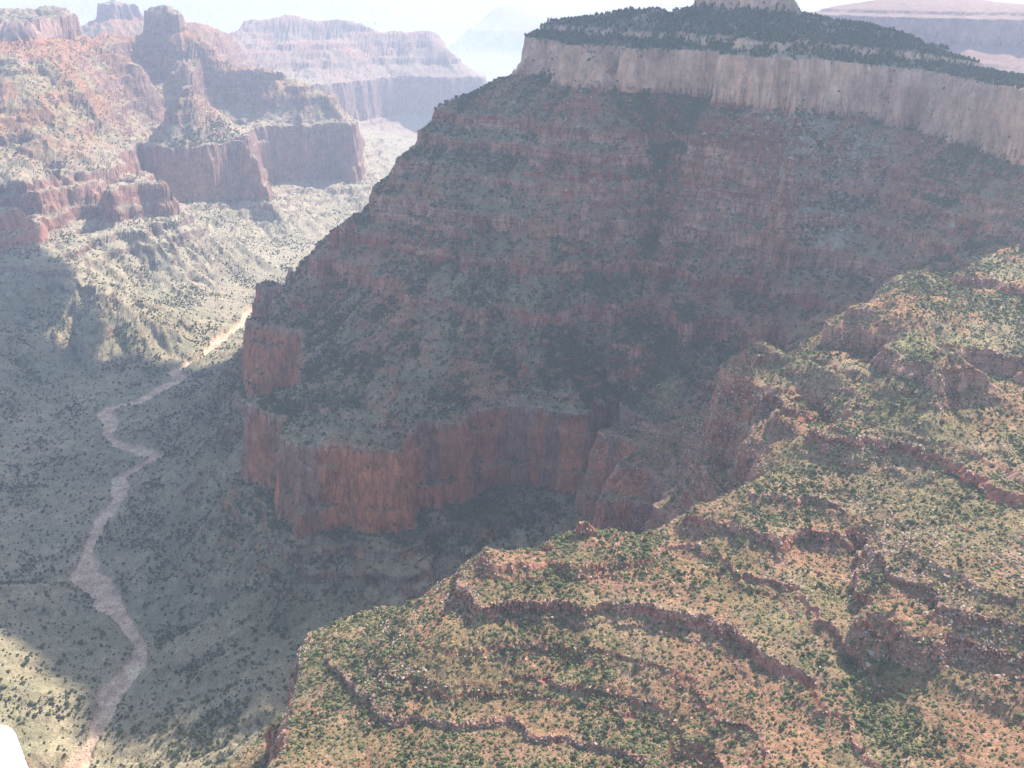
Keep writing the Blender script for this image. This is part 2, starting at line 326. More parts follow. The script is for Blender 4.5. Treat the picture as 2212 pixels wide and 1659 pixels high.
    z = np.where(z < -1080, z*(1-cm)+(-1206+fbm(x, y, 12, 2, 140)*1.2)*cm, z)
    return z, s, cm, kd
# ------------------------------------------------------------------ adaptive rows
NC, NR = 1000, 1240
mth = np.concatenate([np.linspace(-86, -38, 30, endpoint=False), np.linspace(-38, 38, 230), np.linspace(38, 86, 31)[1:]]); mth = np.radians(mth)
mq = np.linspace(math.log(RMIN), math.log(RMAX), 1400)
TH, LQ = np.meshgrid(mth, mq, indexing='ij'); RR = np.exp(LQ)
mz, _, _, _ = height(RR*np.sin(TH), RR*np.cos(TH), False)
el = mz/RR
w = np.hypot(np.diff(RR, axis=1), np.diff(mz, axis=1))/RR[:, 1:]
run = np.maximum.accumulate(el, axis=1)
hid = sstep(0.0, .05, run-el)[:, 1:]
w = w*(1-.8*hid)*(1-.75*sstep(6000, 12000, RR[:, 1:])) + .0012
w = np.clip(w, 0, .03)
w = blur(w, 10, 1); w = blur(w, 14, 0)
cdf = np.concatenate([np.zeros((len(mth), 1)), np.cumsum(w, axis=1)], axis=1); cdf /= cdf[:, -1:]
rows = np.stack([np.interp(np.linspace(0, 1, NR), cdf[i], mq) for i in range(len(mth))])
fth = np.radians(np.concatenate([np.linspace(-86, -36, 60, endpoint=False), np.linspace(-36, 36, NC-120), np.linspace(36, 86, 61)[1:]]))
LQF = np.stack([np.interp(fth, mth, rows[:, j]) for j in range(NR)], axis=1)
THF = np.repeat(fth[:, None], NR, 1); RF = np.exp(LQF)
X = RF*np.sin(THF); Y = RF*np.cos(THF)
Zt = np.zeros_like(X); S = np.zeros_like(X); CM = np.zeros_like(X); KD = np.zeros_like(X)
for a in range(0, NC, 90):
    Zt[a:a+90], S[a:a+90], CM[a:a+90], KD[a:a+90] = height(X[a:a+90], Y[a:a+90])
print('heights', time.time()-T0)
# weathering of the cliffs: blocks, niches and thin beds pushed in and out sideways
gx_ = np.gradient(Zt, axis=0); gy_ = np.gradient(Zt, axis=1); du = np.stack([np.gradient(X, axis=0), np.gradient(Y, axis=0), gx_], -1); dv = np.stack([np.gradient(X, axis=1), np.gradient(Y, axis=1), gy_], -1)
N = np.cross(du, dv); N /= (np.linalg.norm(N, axis=-1, keepdims=True)+1e-9); N *= np.sign(N[..., 2:3]+1e-9)
for _ in range(2): N = (N+np.roll(N, 1, 0)+np.roll(N, -1, 0))/3; N = (N+np.roll(N, 1, 1)+np.roll(N, -1, 1))/3
hl = np.hypot(N[..., 0], N[..., 1])+1e-6; st_ = sstep(.35, .75, hl)*sstep(10000, 7000, RF)
def qz(a, n_): return .35*a+.65*np.floor(a*n_+.5)/n_
dsp = qz(vn3(X/26, Y/26, Zt/19, 500), 5)*11 + qz(vn3(X/9, Y/9, Zt/6, 510), 4)*5*sstep(4500, 2500, RF) + vn3(X/60, Y/60, Zt/3.4, 520)*3.2
dsp *= 1-.45*sstep(CB-4, CB+4, Tf(S))*sstep(CT+4, CT-4, Tf(S))
X = X + N[..., 0]/hl*dsp*st_; Y = Y + N[..., 1]/hl*dsp*st_
# normals
P = np.stack([X, Y, Zt], -1)
du = np.gradient(P, axis=0); dv = np.gradient(P, axis=1)
N = np.cross(du, dv); N /= (np.linalg.norm(N, axis=-1, keepdims=True)+1e-9); N *= np.sign(N[..., 2:3]+1e-9)
NZ = N[..., 2]
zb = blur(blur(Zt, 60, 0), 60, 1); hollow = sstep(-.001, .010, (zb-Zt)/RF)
TZ = Tf(S)                          # nominal bed height
# region of each vertex: nearest surveyed point (on a coarse grid)
RG = np.zeros((len(CTH), len(CLQ)), np.int8)
for i in range(len(CTH)):
    d = (CTH[i]-PT[:, None])**2+(CLQ[None]-PQ[:, None])**2
    RG[i] = PR[np.argmin(d, axis=0)]
ia = np.clip(np.round((THF-CTH[0])/(CTH[1]-CTH[0])).astype(int), 0, len(CTH)-1); ib = np.clip(np.round((LQF-CLQ[0])/(CLQ[1]-CLQ[0])).astype(int), 0, len(CLQ)-1)
REG = RG[ia, ib]
# ------------------------------------------------------------------ own colours of rock, soil and grass, with haze tinted into the left wall rock
def C(*c): return np.array(c, np.float32)
def blob(L):
    o = np.zeros(X.shape)
    for px_, py_, z_, r_ in L:
        q = Z(0, z_, [(px_, py_)])[0]; o = np.maximum(o, np.exp(-((X-q[0])**2+(Y-q[1])**2)/r_**2))
    return o
green = blob([(1350,270,-320,90),(1450,290,-330,100),(1420,370,-400,80),(1400,470,-500,60),(1370,760,-720,90),(1220,740,-700,80),(1450,800,-740,80),(1300,620,-620,60),(1550,300,-350,80),(1200,180,-250,70),(900,1130,-950,60),(1050,1150,-1000,90),(700,850,-760,60)])
talus_ = blob([(1650,300,-345,80),(1720,330,-350,90),(1750,380,-380,80),(1620,360,-390,60),(1840,330,-340,70),(1800,420,-400,50)])
redm = blob([(2100,370,-390,90),(2180,400,-395,80),(1950,400,-390,60),(1250,310,-350,40),(2000,340,-350,60)])
nA = fbm(X, Y, 120, 3, 200); nB = fbm(X, Y, 30, 3, 210); nC = fbm(X, Y, 8, 2, 220)
def mixc(a, b, t): return a*(1-t[..., None])+b*t[..., None]
one = np.ones(X.shape+(3,), np.float32)
steep = np.maximum(sstep(.60, .42, NZ+nC*.12), sstep(1.3, 2.4, KD+nC)*sstep(.93, .85, NZ))
def lay(z0, z1, soft=4): return sstep(z0-soft, z0+soft, TZ+nB*4)*sstep(z1+soft, z1-soft, TZ+nB*4)
bedn = 1.3*vnoise(TZ/9.0, TZ*0+3.3, 300)+.8*vnoise(TZ/2.6, TZ*0+1.3, 301)+.5*nB
rock = one*C(.38,.13,.078)
rock = mixc(rock, one*C(.46,.25,.17), np.clip(bedn*2.0+.35, 0, 1))
rock = mixc(rock, one*C(.68,.41,.28), sstep(CB-3, CB+3, TZ))
rock = mixc(rock, one*C(.30,.11,.07), lay(-330, CB-2))
rw = lay(RB, RT)
rock = mixc(rock, mixc(one*C(.50,.19,.10), one*C(.29,.16,.115), sstep(-.05, .35, nA+nB)), rw)
rock = mixc(rock, one*C(.42,.38,.31), lay(-806, RT+6, 3)*.4)
rock = mixc(rock, mixc(one*C(.25,.19,.14), one*C(.33,.2,.12), sstep(-.1, .3, nB)), sstep(RB+2, RB-6, TZ))
soil = one*C(.33,.175,.10)
soil = mixc(soil, one*C(.33,.13,.075), np.clip(lay(-335, CB, 8)*sstep(-.1, .15, nA)+.0*nA, 0, 1))
soil = mixc(soil, one*C(.30,.26,.15), sstep(-.15, .25, nA+.5*nB)*.75*sstep(CB+10, CB-90, TZ))
soil = mixc(soil, one*C(.27,.21,.14), sstep(CB, CB+10, TZ))
soil = mixc(soil, mixc(one*C(.34,.275,.165), one*C(.26,.23,.135), sstep(-.2, .3, nA)), sstep(RB+30, RB-40, TZ))
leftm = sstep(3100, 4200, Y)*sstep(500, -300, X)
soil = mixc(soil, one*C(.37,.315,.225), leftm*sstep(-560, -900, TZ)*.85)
grass = one*C(.17,.165,.065)
fg = (REG == R_).astype(np.float32)
soil = mixc(soil, one*C(.30,.172,.10), fg*sstep(-450, -600, TZ)*.6)
soil = mixc(soil, grass, fg*sstep(-.2, .25, fbm(X, Y, 60, 3, 230))*.42)
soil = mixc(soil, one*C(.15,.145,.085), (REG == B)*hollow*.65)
soil = mixc(soil, one*C(.21,.175,.10), (REG == B)*sstep(-.3, .15, nB+.6*nA)*(TZ < CB)*.6*(1-redm))
soil = mixc(soil, one*C(.10,.11,.06), green*(REG == B)*.9)
soil = mixc(soil, one*C(.38,.32,.25), talus_*sstep(-.2,.1,nB)*.8)
soil = mixc(soil, one*C(.34,.13,.085), redm*.8)
soil = soil*(1+.35*nC[..., None])
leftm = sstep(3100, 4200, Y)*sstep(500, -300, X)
rock = mixc(rock, one*C(.29,.185,.155), leftm*.75)  # left wall rock paler and less red: distance haze put into its colour
rock = rock*(1+.25*nB[..., None])
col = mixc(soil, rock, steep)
col = mixc(col, one*C(.31,.19,.16), np.where(REG == T2, .75, np.where(REG == T1, .5, 0.)))
col = mixc(col, one*C(.66,.44,.29)*(1+.5*nC[..., None]+.4*nB[..., None]), CM*(TZ < -1040))
col = np.clip(col, .02, .7)
bedding = np.where(TZ > CB, .15, np.where(TZ > RT, 1., np.where(TZ > RB, .25, .8)))
NRt = NR
# ------------------------------------------------------------------ materials
def noise(nt, scale, detail=4, rough=.6, vec=None):
    t = nt.nodes.new("ShaderNodeTexNoise"); t.inputs['Scale'].default_value = scale; t.inputs['Detail'].default_value = detail; t.inputs['Roughness'].default_value = rough
    if vec: nt.links.new(vec, t.inputs['Vector'])
    return t.outputs['Fac']
def math_(nt, op, a, b=None, c=None):
    m = nt.nodes.new("ShaderNodeMath"); m.operation = op
    for i, v in enumerate((a, b, c)):
        if v is None: continue
        if isinstance(v, (int, float)): m.inputs[i].default_value = v
        else: nt.links.new(v, m.inputs[i])
    return m.outputs[0]
def terrain_mat():
    m = bpy.data.materials.new("canyon_rock_and_soil"); m.use_nodes = True; nt = m.node_tree; bs = nt.nodes["Principled BSDF"]
    bs.inputs['Roughness'].default_value = .95; bs.inputs['Specular IOR Level'].default_value = .1
    at = nt.nodes.new("ShaderNodeAttribute"); at.attribute_name = "ground_colour"
    geo = nt.nodes.new("ShaderNodeNewGeometry"); sep = nt.nodes.new("ShaderNodeSeparateXYZ"); nt.links.new(geo.outputs['Normal'], sep.inputs[0])
    st = nt.nodes.new("ShaderNodeMapRange"); st.inputs['From Min'].default_value = .68; st.inputs['From Max'].default_value = .42; nt.links.new(sep.outputs[2], st.inputs[0])
    st = st.outputs[0]
    mp = nt.nodes.new("ShaderNodeMapping"); nt.links.new(geo.outputs['Position'], mp.inputs[0]); mp.inputs['Scale'].default_value = (.07, .07, .014)
    streak = noise(nt, 1.0, 9, .72, mp.outputs[0])
    mb = nt.nodes.new("ShaderNodeMapping"); nt.links.new(geo.outputs['Position'], mb.inputs[0]); mb.inputs['Scale'].default_value = (.006, .006, .28)
    beds = noise(nt, 1.0, 5, .7, mb.outputs[0])
    fine = noise(nt, .35, 4, .7, geo.outputs['Position']); big = noise(nt, .03, 4, .6, geo.outputs['Position'])
    # factor on cliffs: streaks and beds; on soil: tufts
    patch = noise(nt, .022, 10, .68, geo.outputs['Position'])
    f1 = math_(nt, 'MULTIPLY', math_(nt, 'MULTIPLY_ADD', streak, .7, .65), math_(nt, 'MULTIPLY_ADD', patch, 2.2, -.1)); f2 = math_(nt, 'MULTIPLY_ADD', math_(nt, 'MULTIPLY_ADD', beds, 2.2, -1.1), at.outputs['Alpha'], 1.0)
    mv = nt.nodes.new("ShaderNodeMapping"); nt.links.new(geo.outputs['Position'], mv.inputs[0]); mv.inputs['Scale'].default_value = (.055, .055, .020); mv.inputs['Rotation'].default_value = (.06, .05, .3)
    wob = nt.nodes.new("ShaderNodeTexNoise"); wob.inputs['Scale'].default_value = 2.2; wob.inputs['Detail'].default_value = 4; nt.links.new(mv.outputs[0], wob.inputs['Vector'])
    wv = nt.nodes.new("ShaderNodeVectorMath"); wv.operation = 'MULTIPLY_ADD'; nt.links.new(wob.outputs['Color'], wv.inputs[0]); wv.inputs[1].default_value = (.9, .9, .9); nt.links.new(mv.outputs[0], wv.inputs[2])
    vo = nt.nodes.new("ShaderNodeTexVoronoi"); vo.feature = 'DISTANCE_TO_EDGE'; vo.inputs['Scale'].default_value = 1.0; nt.links.new(wv.outputs[0], vo.inputs['Vector'])
    ck = nt.nodes.new("ShaderNodeMapRange"); ck.inputs['From Max'].default_value = .09; ck.inputs['To Min'].default_value = .45; nt.links.new(vo.outputs['Distance'], ck.inputs[0]); ck = ck.outputs[0]
    cw = math_(nt, 'MINIMUM', math_(nt, 'MULTIPLY', at.outputs['Alpha'], 2.4), 1.0)
    ck = math_(nt, 'SUBTRACT', 1.0, math_(nt, 'MULTIPLY', math_(nt, 'SUBTRACT', 1.0, ck), cw))
    fc = math_(nt, 'MULTIPLY', math_(nt, 'MULTIPLY', f1, f2), ck)
    fs = math_(nt, 'MULTIPLY', math_(nt, 'MULTIPLY_ADD', fine, 2.6, -.3), math_(nt, 'MULTIPLY_ADD', big, 1.1, .45))
    mx = nt.nodes.new("ShaderNodeMix"); mx.data_type = 'FLOAT'; nt.links.new(st, mx.inputs[0]); nt.links.new(fs, mx.inputs[2]); nt.links.new(fc, mx.inputs[3])
    mul = nt.nodes.new("ShaderNodeVectorMath"); mul.operation = 'SCALE'; nt.links.new(at.outputs['Color'], mul.inputs[0]); nt.links.new(mx.outputs[0], mul.inputs['Scale'])
    nt.links.new(mul.outputs[0], bs.inputs['Base Color'])
    bp = nt.nodes.new("ShaderNodeBump"); bp.inputs['Strength'].default_value = .9; bp.inputs['Distance'].default_value = 4.0
    hb = math_(nt, 'ADD', math_(nt, 'MULTIPLY', math_(nt, 'ADD', ck, math_(nt, 'MULTIPLY_ADD', beds, at.outputs['Alpha'], math_(nt, 'MULTIPLY', streak, .45))), math_(nt, 'MULTIPLY', st, 1.2)), math_(nt, 'MULTIPLY', noise(nt, .2, 5, .7, geo.outputs['Position']), .9))
    nt.links.new(hb, bp.inputs['Height']); nt.links.new(bp.outputs[0], bs.inputs['Normal'])
    return m
TM = terrain_mat()
def plain(name, rgb, var=.35, rough=.9, scale=None):
    m = bpy.data.materials.new(name); m.use_nodes = True; nt = m.node_tree; bs = nt.nodes["Principled BSDF"]
    bs.inputs['Roughness'].default_value = rough; bs.inputs['Specular IOR Level'].default_value = .15
    oi = nt.nodes.new("ShaderNodeObjectInfo"); geo = nt.nodes.new("ShaderNodeNewGeometry")
    n_ = noise(nt, scale or .8, 3, .7, geo.outputs['Position'])
    f = math_(nt, 'MULTIPLY', math_(nt, 'MULTIPLY_ADD', oi.outputs['Random'], var*2, 1-var), math_(nt, 'MULTIPLY_ADD', n_, 1.0, .5))
    mul = nt.nodes.new("ShaderNodeVectorMath"); mul.operation = 'SCALE'; mul.inputs[0].default_value = rgb; nt.links.new(f, mul.inputs['Scale'])
    nt.links.new(mul.outputs[0], bs.inputs['Base Color'])
    return m
# ------------------------------------------------------------------ terrain meshes, one per landform and rock unit
layer_id = np.select([CM > .5, TZ > CT+2, TZ > CB, TZ > -325, TZ > RT, TZ > RB], [0, 1, 2, 3, 4, 5], 6)
layer_id = np.where((CM > .5) & (TZ > -1040), 6, layer_id)
LN = ['dry_creek_bed', 'wooded_bench', 'cream_cliff', 'red_slope', 'ledge_slope', 'red_cliff', 'talus_slope']
q00 = (np.arange(NC-1)[:, None]*NR + np.arange(NR-1)[None]); quads = np.stack([q00, q00+1, q00+NR+1, q00+NR], -1).reshape(-1, 4)
freg = REG[:-1, :-1].reshape(-1).copy(); flay = layer_id[:-1, :-1].reshape(-1)
tzf = TZ[:-1, :-1].reshape(-1)
creekf = flay == 0
# the low ground belongs to the canyon floor
freg[(tzf < -1075) & np.isin(freg, (B, R_, L_)) ] = FL
freg[(freg == FL) & (tzf > -960)] = B
vflat = np.stack([X.ravel(), Y.ravel(), Zt.ravel()+ZC], -1).astype(np.float32); cflat = np.concatenate([col.reshape(-1, 3), bedding.reshape(-1, 1).astype(np.float32)], 1)
def make_mesh(name, fidx):
    q = quads[fidx]; u, inv = np.unique(q.ravel(), return_inverse=True)
    me = bpy.data.meshes.new(name); me.vertices.add(len(u)); me.vertices.foreach_set('co', vflat[u].ravel())
    nf = len(q); me.loops.add(nf*4); me.loops.foreach_set('vertex_index', inv.astype(np.int32).ravel())
    me.polygons.add(nf); me.polygons.foreach_set('loop_start', np.arange(0, nf*4, 4, dtype=np.int32)); me.polygons.foreach_set('loop_total', np.full(nf, 4, np.int32))
    me.update(calc_edges=True)
    a = me.attributes.new('ground_colour', 'FLOAT_COLOR', 'POINT'); a.data.foreach_set('color', cflat[u].ravel())
    me.polygons.foreach_set('use_smooth', np.zeros(nf, bool))
    me.materials.append(TM); return me
def empty(name, loc=(0, 0, 0)):
    o = bpy.data.objects.new(name, None); COL.objects.link(o); o.location = loc; return o
RN = {B: ('central_butte', 'big dark red layered butte with a cream cliff band under its wooded top'),
      R_: ('foreground_ridge', 'sunlit scrubby ridge with thin red rock ledges across the lower right'),
      L_: ('left_canyon_wall', 'hazy stepped red canyon wall filling the upper left'),
      T1: ('distant_temple', 'pale hazy stepped temple with a square cap, top centre left'),
      T2: ('distant_mesa', 'hazy violet layered mesa behind the butte at the upper right corner'),
      T3: ('distant_hill', 'hazy pale rounded hill just behind the left skyline'),
      T4: ('faint_temple', 'barely visible faint temple in the white haze left of the butte'),
      PL: ('distant_plateau', 'far plateau lost in white haze at the top')}
for reg, (nm, lab) in RN.items():
    m = (freg == reg) & ~creekf
    if not m.any(): continue
    if reg in (B, R_, L_, T1, T2):
        root = empty(nm); root['kind'] = 'structure'; root['label'] = lab
        for li in range(1, 7):
            f = np.nonzero(m & (flay == li))[0]
            if len(f) < 20: continue
            o = bpy.data.objects.new(LN[li], make_mesh(LN[li], f)); COL.objects.link(o); o.parent = root
    else:
        o = bpy.data.objects.new(nm, make_mesh(nm, np.nonzero(m)[0])); COL.objects.link(o); o['kind'] = 'structure'; o['label'] = lab
fl = bpy.data.objects.new('canyon_floor', make_mesh('canyon_floor', np.nonzero((freg == FL) & ~creekf)[0])); COL.objects.link(fl); fl['kind'] = 'structure'; fl['label'] = 'olive grey scrub dotted canyon floor in the cloud shadow'
cr = bpy.data.objects.new('dry_creek_bed', make_mesh('dry_creek_bed', np.nonzero(creekf)[0])); COL.objects.link(cr); cr['kind'] = 'structure'; cr['label'] = 'pale pink dry creek bed winding along the canyon floor'
print('terrain', time.time()-T0, n)
# ------------------------------------------------------------------ haze
def box_mesh(name, a, b):
    me = bpy.data.meshes.new(name); (x0, y0, z0), (x1, y1, z1) = a, b
    v = [(x0,y0,z0),(x1,y0,z0),(x1,y1,z0),(x0,y1,z0),(x0,y0,z1),(x1,y0,z1),(x1,y1,z1),(x0,y1,z1)]
    me.from_pydata(v, [], [(0,3,2,1),(4,5,6,7),(0,1,5,4),(1,2,6,5),(2,3,7,6),(3,0,4,7)]); return me
hz = bpy.data.objects.new('haze', box_mesh('haze', (-34000, -600, float(vflat[:, 2].min())-1), (34000, 34500, max(ZC+4, float(vflat[:, 2].max())+3)))); COL.objects.link(hz); hz['kind'] = 'stuff'; hz['label'] = 'pale blue haze filling the canyon air'
hm = bpy.data.materials.new('haze_air'); hm.use_nodes = True; nt = hm.node_tree; nt.nodes.remove(nt.nodes["Principled BSDF"])
pv = nt.nodes.new("ShaderNodeVolumePrincipled"); pv.inputs['Color'].default_value = (.70, .82, 1, 1); pv.inputs['Density'].default_value = HAZE_DENSITY; pv.inputs['Anisotropy'].default_value = .35
nt.links.new(pv.outputs[0], nt.nodes["Material Output"].inputs['Volume']); hz.data.materials.append(hm)
scene.cycles.volume_bounces = 1; scene.cycles.max_bounces = 6
# ------------------------------------------------------------------ a cloud high above the canyon (far above the picture), shading the butte
lx, ly, lz = math.cos(SUN_EL)*math.sin(SUN_AZ), math.cos(SUN_EL)*math.cos(SUN_AZ), math.sin(SUN_EL)
HC = 2600.0
def up(x, y, z): k = (HC-z)/lz; return (x+lx*k, y+ly*k)
G_ = [Z(0, z, [(a, b)])[0][:3] for a, b, z in [(-500,1260,-1150),(0,1290,-1150),(140,1440,-1170),(290,1575,-1195),(430,1560,-1140),(560,1570,-1070)]]
G_ += [(-150,1330,-800),(60,1340,-750),(230,1330,-690),(330,1330,-650)]
G_ += [Z(0, z, [(a, b)])[0][:3] for a, b, z in [(1640,840,-560),(1780,700,-530),(1850,600,-490),(2050,525,-455),(2212,425,-390)]]
G_ += [(2300,2100,-400),(2600,3600,-500),(1200,4600,-900),(200,4100,-1000),(-250,3500,-1000)]
G_ += [Z(0, z, [(a, b)])[0][:3] for a, b, z in [(560,760,-1150),(440,790,-1195),(300,710,-1120),(180,625,-1010),(60,510,-930),(-300,420,-850)]]
poly = np.array([up(*g) for g in G_])
def inside(px, py):
    c = np.zeros(px.shape, bool); j = len(poly)-1
    for i in range(len(poly)):
        (xi, yi), (xj, yj) = poly[i], poly[j]
        c ^= ((yi > py) != (yj > py)) & (px < (xj-xi)*(py-yi)/(yj-yi+1e-9)+xi); j = i
    return c
def pdist(px, py):
    d = np.full(px.shape, 1e9)
    for i in range(len(poly)):
        a, b = poly[i-1], poly[i]; v = b-a; t = np.clip(((px-a[0])*v[0]+(py-a[1])*v[1])/(v@v), 0, 1); d = np.minimum(d, np.hypot(px-a[0]-t*v[0], py-a[1]-t*v[1]))
    return d
def cloud():
    import bmesh
    bm0 = bmesh.new(); bmesh.ops.create_icosphere(bm0, subdivisions=2, radius=1); bv = np.array([v.co[:] for v in bm0.verts]); bf = np.array([[v.index for v in f.verts] for f in bm0.faces]); bm0.free()
    g = np.arange(-6000, 9000, 85.); qx, qy = np.meshgrid(g, g); qx = qx.ravel()+rng.uniform(-30, 30, qx.size); qy = qy.ravel()+rng.uniform(-30, 30, qy.size)
    m = inside(qx, qy); qx, qy = qx[m], qy[m]; d = pdist(qx, qy); m = d > 28; qx, qy, d = qx[m], qy[m], d[m]
    V = []; Fc = []
    for k in range(len(qx)):
        if d[k] < 420 and rng.random() < .6*(1-d[k]/420): continue
        rad = min(150., max(38., d[k]*1.0))*rng.uniform(.85, 1.15); nz = 1+.22*(rng.random(len(bv))-.5)
        V.append(bv*nz[:, None]*(rad, rad, rad*.55)+(qx[k], qy[k], HC+ZC+rng.uniform(0, .5)*min(d[k], 300))); Fc.append(bf+k*len(bv))
    me = bpy.data.meshes.new('cloud'); V = np.concatenate(V); Fc = np.concatenate(Fc); me.vertices.add(len(V)); me.vertices.foreach_set('co', V.astype(np.float32).ravel())
    me.loops.add(len(Fc)*3); me.loops.foreach_set('vertex_index', Fc.astype(np.int32).ravel()); me.polygons.add(len(Fc)); me.polygons.foreach_set('loop_start', np.arange(0, len(Fc)*3, 3, dtype=np.int32)); me.polygons.foreach_set('loop_total', np.full(len(Fc), 3, np.int32)); me.update(calc_edges=True)
    m = bpy.data.materials.new('cloud_white'); m.use_nodes = True; nt = m.node_tree; nt.nodes.remove(nt.nodes["Principled BSDF"]); df = nt.nodes.new('ShaderNodeBsdfDiffuse'); tr = nt.nodes.new('ShaderNodeBsdfTranslucent'); mx = nt.nodes.new('ShaderNodeMixShader')
    df.inputs[0].default_value = tr.inputs[0].default_value = (.9, .9, .9, 1); mx.inputs[0].default_value = .6
    nt.links.new(df.outputs[0], mx.inputs[1]); nt.links.new(tr.outputs[0], mx.inputs[2]); nt.links.new(mx.outputs[0], nt.nodes["Material Output"].inputs[0]); me.materials.append(m); print('cloud lumps', len(qx)); return me
cl = bpy.data.objects.new('cloud', cloud()); COL.objects.link(cl); cl['kind'] = 'structure'; cl['label'] = 'broad white cloud high above the canyon'
# ------------------------------------------------------------------ plants and stones
def ico(name, mat, sub, seed, jag, squash=1.0, lumps=None):
    import bmesh
    r = np.random.default_rng(seed); bm = bmesh.new()
    for (cx, cy, cz, rad) in (lumps or [(0, 0, .45, 1.0)]):
        g = bmesh.ops.create_icosphere(bm, subdivisions=sub, radius=rad)
        for v in g['verts']:
            v.co *= 1+jag*(r.random()-.5)*2; v.co.z *= squash; v.co.x += cx; v.co.y += cy; v.co.z += cz
    me = bpy.data.meshes.new(name); bm.to_mesh(me); bm.free(); me.materials.append(mat); return me
M_J = plain('juniper_foliage', (.074,.086,.040)); M_T = plain('bark', (.16,.12,.08)); M_G = plain('scrub_foliage', (.112,.128,.052), .5)
M_P = plain('fir_foliage', (.050,.078,.042), .5); M_R = plain('pale_stone', (.46,.34,.26), .25, .95); M_RR = plain('red_stone', (.36,.20,.14), .3, .95); M_GR = plain('grey_stone', (.38,.32,.26), .3, .95)
crown_meshes = []
for k in range(5):
    r = np.random.default_rng(k+40); lumps = [(0, 0, .75, .62)] + [(r.uniform(-.55, .55), r.uniform(-.55, .55), r.uniform(.45, 1.15), r.uniform(.28, .5)) for _ in range(7)]
    crown_meshes.append(ico('crown', M_J, 2, k, .30, .95, lumps))
def tube(name, mat, h, r0, r1, n=6):
    v = []; f = []
    for i, (z, r) in enumerate(((-.35, r0*1.1), (h*.5, (r0+r1)/2), (h, r1))):
        for a in range(n): v.append((r*math.cos(a*6.283/n)+.04*i, r*math.sin(a*6.283/n), z))
    for i in range(2):
        for a in range(n): f.append((i*n+a, i*n+(a+1) % n, (i+1)*n+(a+1) % n, (i+1)*n+a))
    me = bpy.data.meshes.new(name); me.from_pydata(v, [], f); me.materials.append(mat); return me
trunk_mesh = tube('trunk', M_T, .7, .09, .05)
# sampling
ed1 = P[1:, :-1]-P[:-1, :-1]; ed2 = P[:-1, 1:]-P[:-1, :-1]
area = np.linalg.norm(np.cross(ed1, ed2), axis=-1)
elv = Zt/RF; runm = np.maximum.accumulate(elv, axis=1); vis = (runm-elv < .02)[:-1, :-1] & (np.abs(THF) < math.radians(37))[:-1, :-1]
def cell(a): return a[:-1, :-1]
cTZ, cNZ, cY, cX, cR = cell(TZ), cell(NZ), cell(Y), cell(X), cell(RF)
creg = freg.reshape(NC-1, NR-1)
clump = sstep(-.18, .28, cell(fbm(X, Y, 90, 3, 400)+.4*fbm(X, Y, 18, 2, 410)+.45*(hollow-.35)))
flat_ = 1-.85*sstep(1.2, 2.5, cell(KD)); gentle = sstep(.45, .72, cNZ)*flat_
def scatter(dens, cap):
    lam = area*dens*vis; tot = lam.sum()
    if tot > cap: lam *= cap/tot
    cnt = rng.poisson(lam); i, j = np.nonzero(cnt); c = cnt[i, j]; i = np.repeat(i, c); j = np.repeat(j, c)
    u = rng.random(len(i)); v = rng.random(len(i)); u, v = u[:, None], v[:, None]
    return (P[i, j]*(1-u)*(1-v)+P[i+1, j]*u*(1-v)+P[i, j+1]*(1-u)*v+P[i+1, j+1]*u*v), i, j
def gn_group():
    g = bpy.data.node_groups.new('scatter', 'GeometryNodeTree')
    g.interface.new_socket('Geometry', in_out='INPUT', socket_type='NodeSocketGeometry'); g.interface.new_socket('Object', in_out='INPUT', socket_type='NodeSocketObject'); g.interface.new_socket('Geometry', in_out='OUTPUT', socket_type='NodeSocketGeometry')
    nd = g.nodes; gi = nd.new('NodeGroupInput'); go = nd.new('NodeGroupOutput'); io = nd.new('GeometryNodeInstanceOnPoints'); oi = nd.new('GeometryNodeObjectInfo')
    a = nd.new('GeometryNodeInputNamedAttribute'); a.data_type = 'FLOAT_VECTOR'; a.inputs[0].default_value = 'size'
    b = nd.new('GeometryNodeInputNamedAttribute'); b.data_type = 'FLOAT_VECTOR'; b.inputs[0].default_value = 'turn'
    ln = g.links.new; ln(gi.outputs[0], io.inputs['Points']); ln(gi.outputs[1], oi.inputs[0]); ln(oi.outputs['Geometry'], io.inputs['Instance']); ln(a.outputs[0], io.inputs['Scale']); ln(b.outputs[0], io.inputs['Rotation']); ln(io.outputs[0], go.inputs[0])
    return g
GNG = gn_group()
def stuff(name, label, p, size, proto, tilt=0.1, seed=0):
    r = np.random.default_rng(seed); nn = len(p); me = bpy.data.meshes.new(name); me.vertices.add(nn)
    q = p.astype(np.float32).copy(); q[:, 2] += ZC; me.vertices.foreach_set('co', q.ravel())
    sz = size[:, None]*r.uniform(.75, 1.25, (nn, 3)); a = me.attributes.new('size', 'FLOAT_VECTOR', 'POINT'); a.data.foreach_set('vector', sz.astype(np.float32).ravel())
    tn = np.stack([r.normal(0, tilt, nn), r.normal(0, tilt, nn), r.uniform(0, 6.28, nn)], -1); a = me.attributes.new('turn', 'FLOAT_VECTOR', 'POINT'); a.data.foreach_set('vector', tn.astype(np.float32).ravel())
    o = bpy.data.objects.new(name, me); COL.objects.link(o); o['kind'] = 'stuff'; o['label'] = label
    md = o.modifiers.new('scatter', 'NODES'); md.node_group = GNG; md[[s for s in GNG.interface.items_tree if s.name == 'Object'][0].identifier] = proto
    return o
def slope_ok(lo=.5): return sstep(lo-.1, lo+.15, cNZ)*flat_
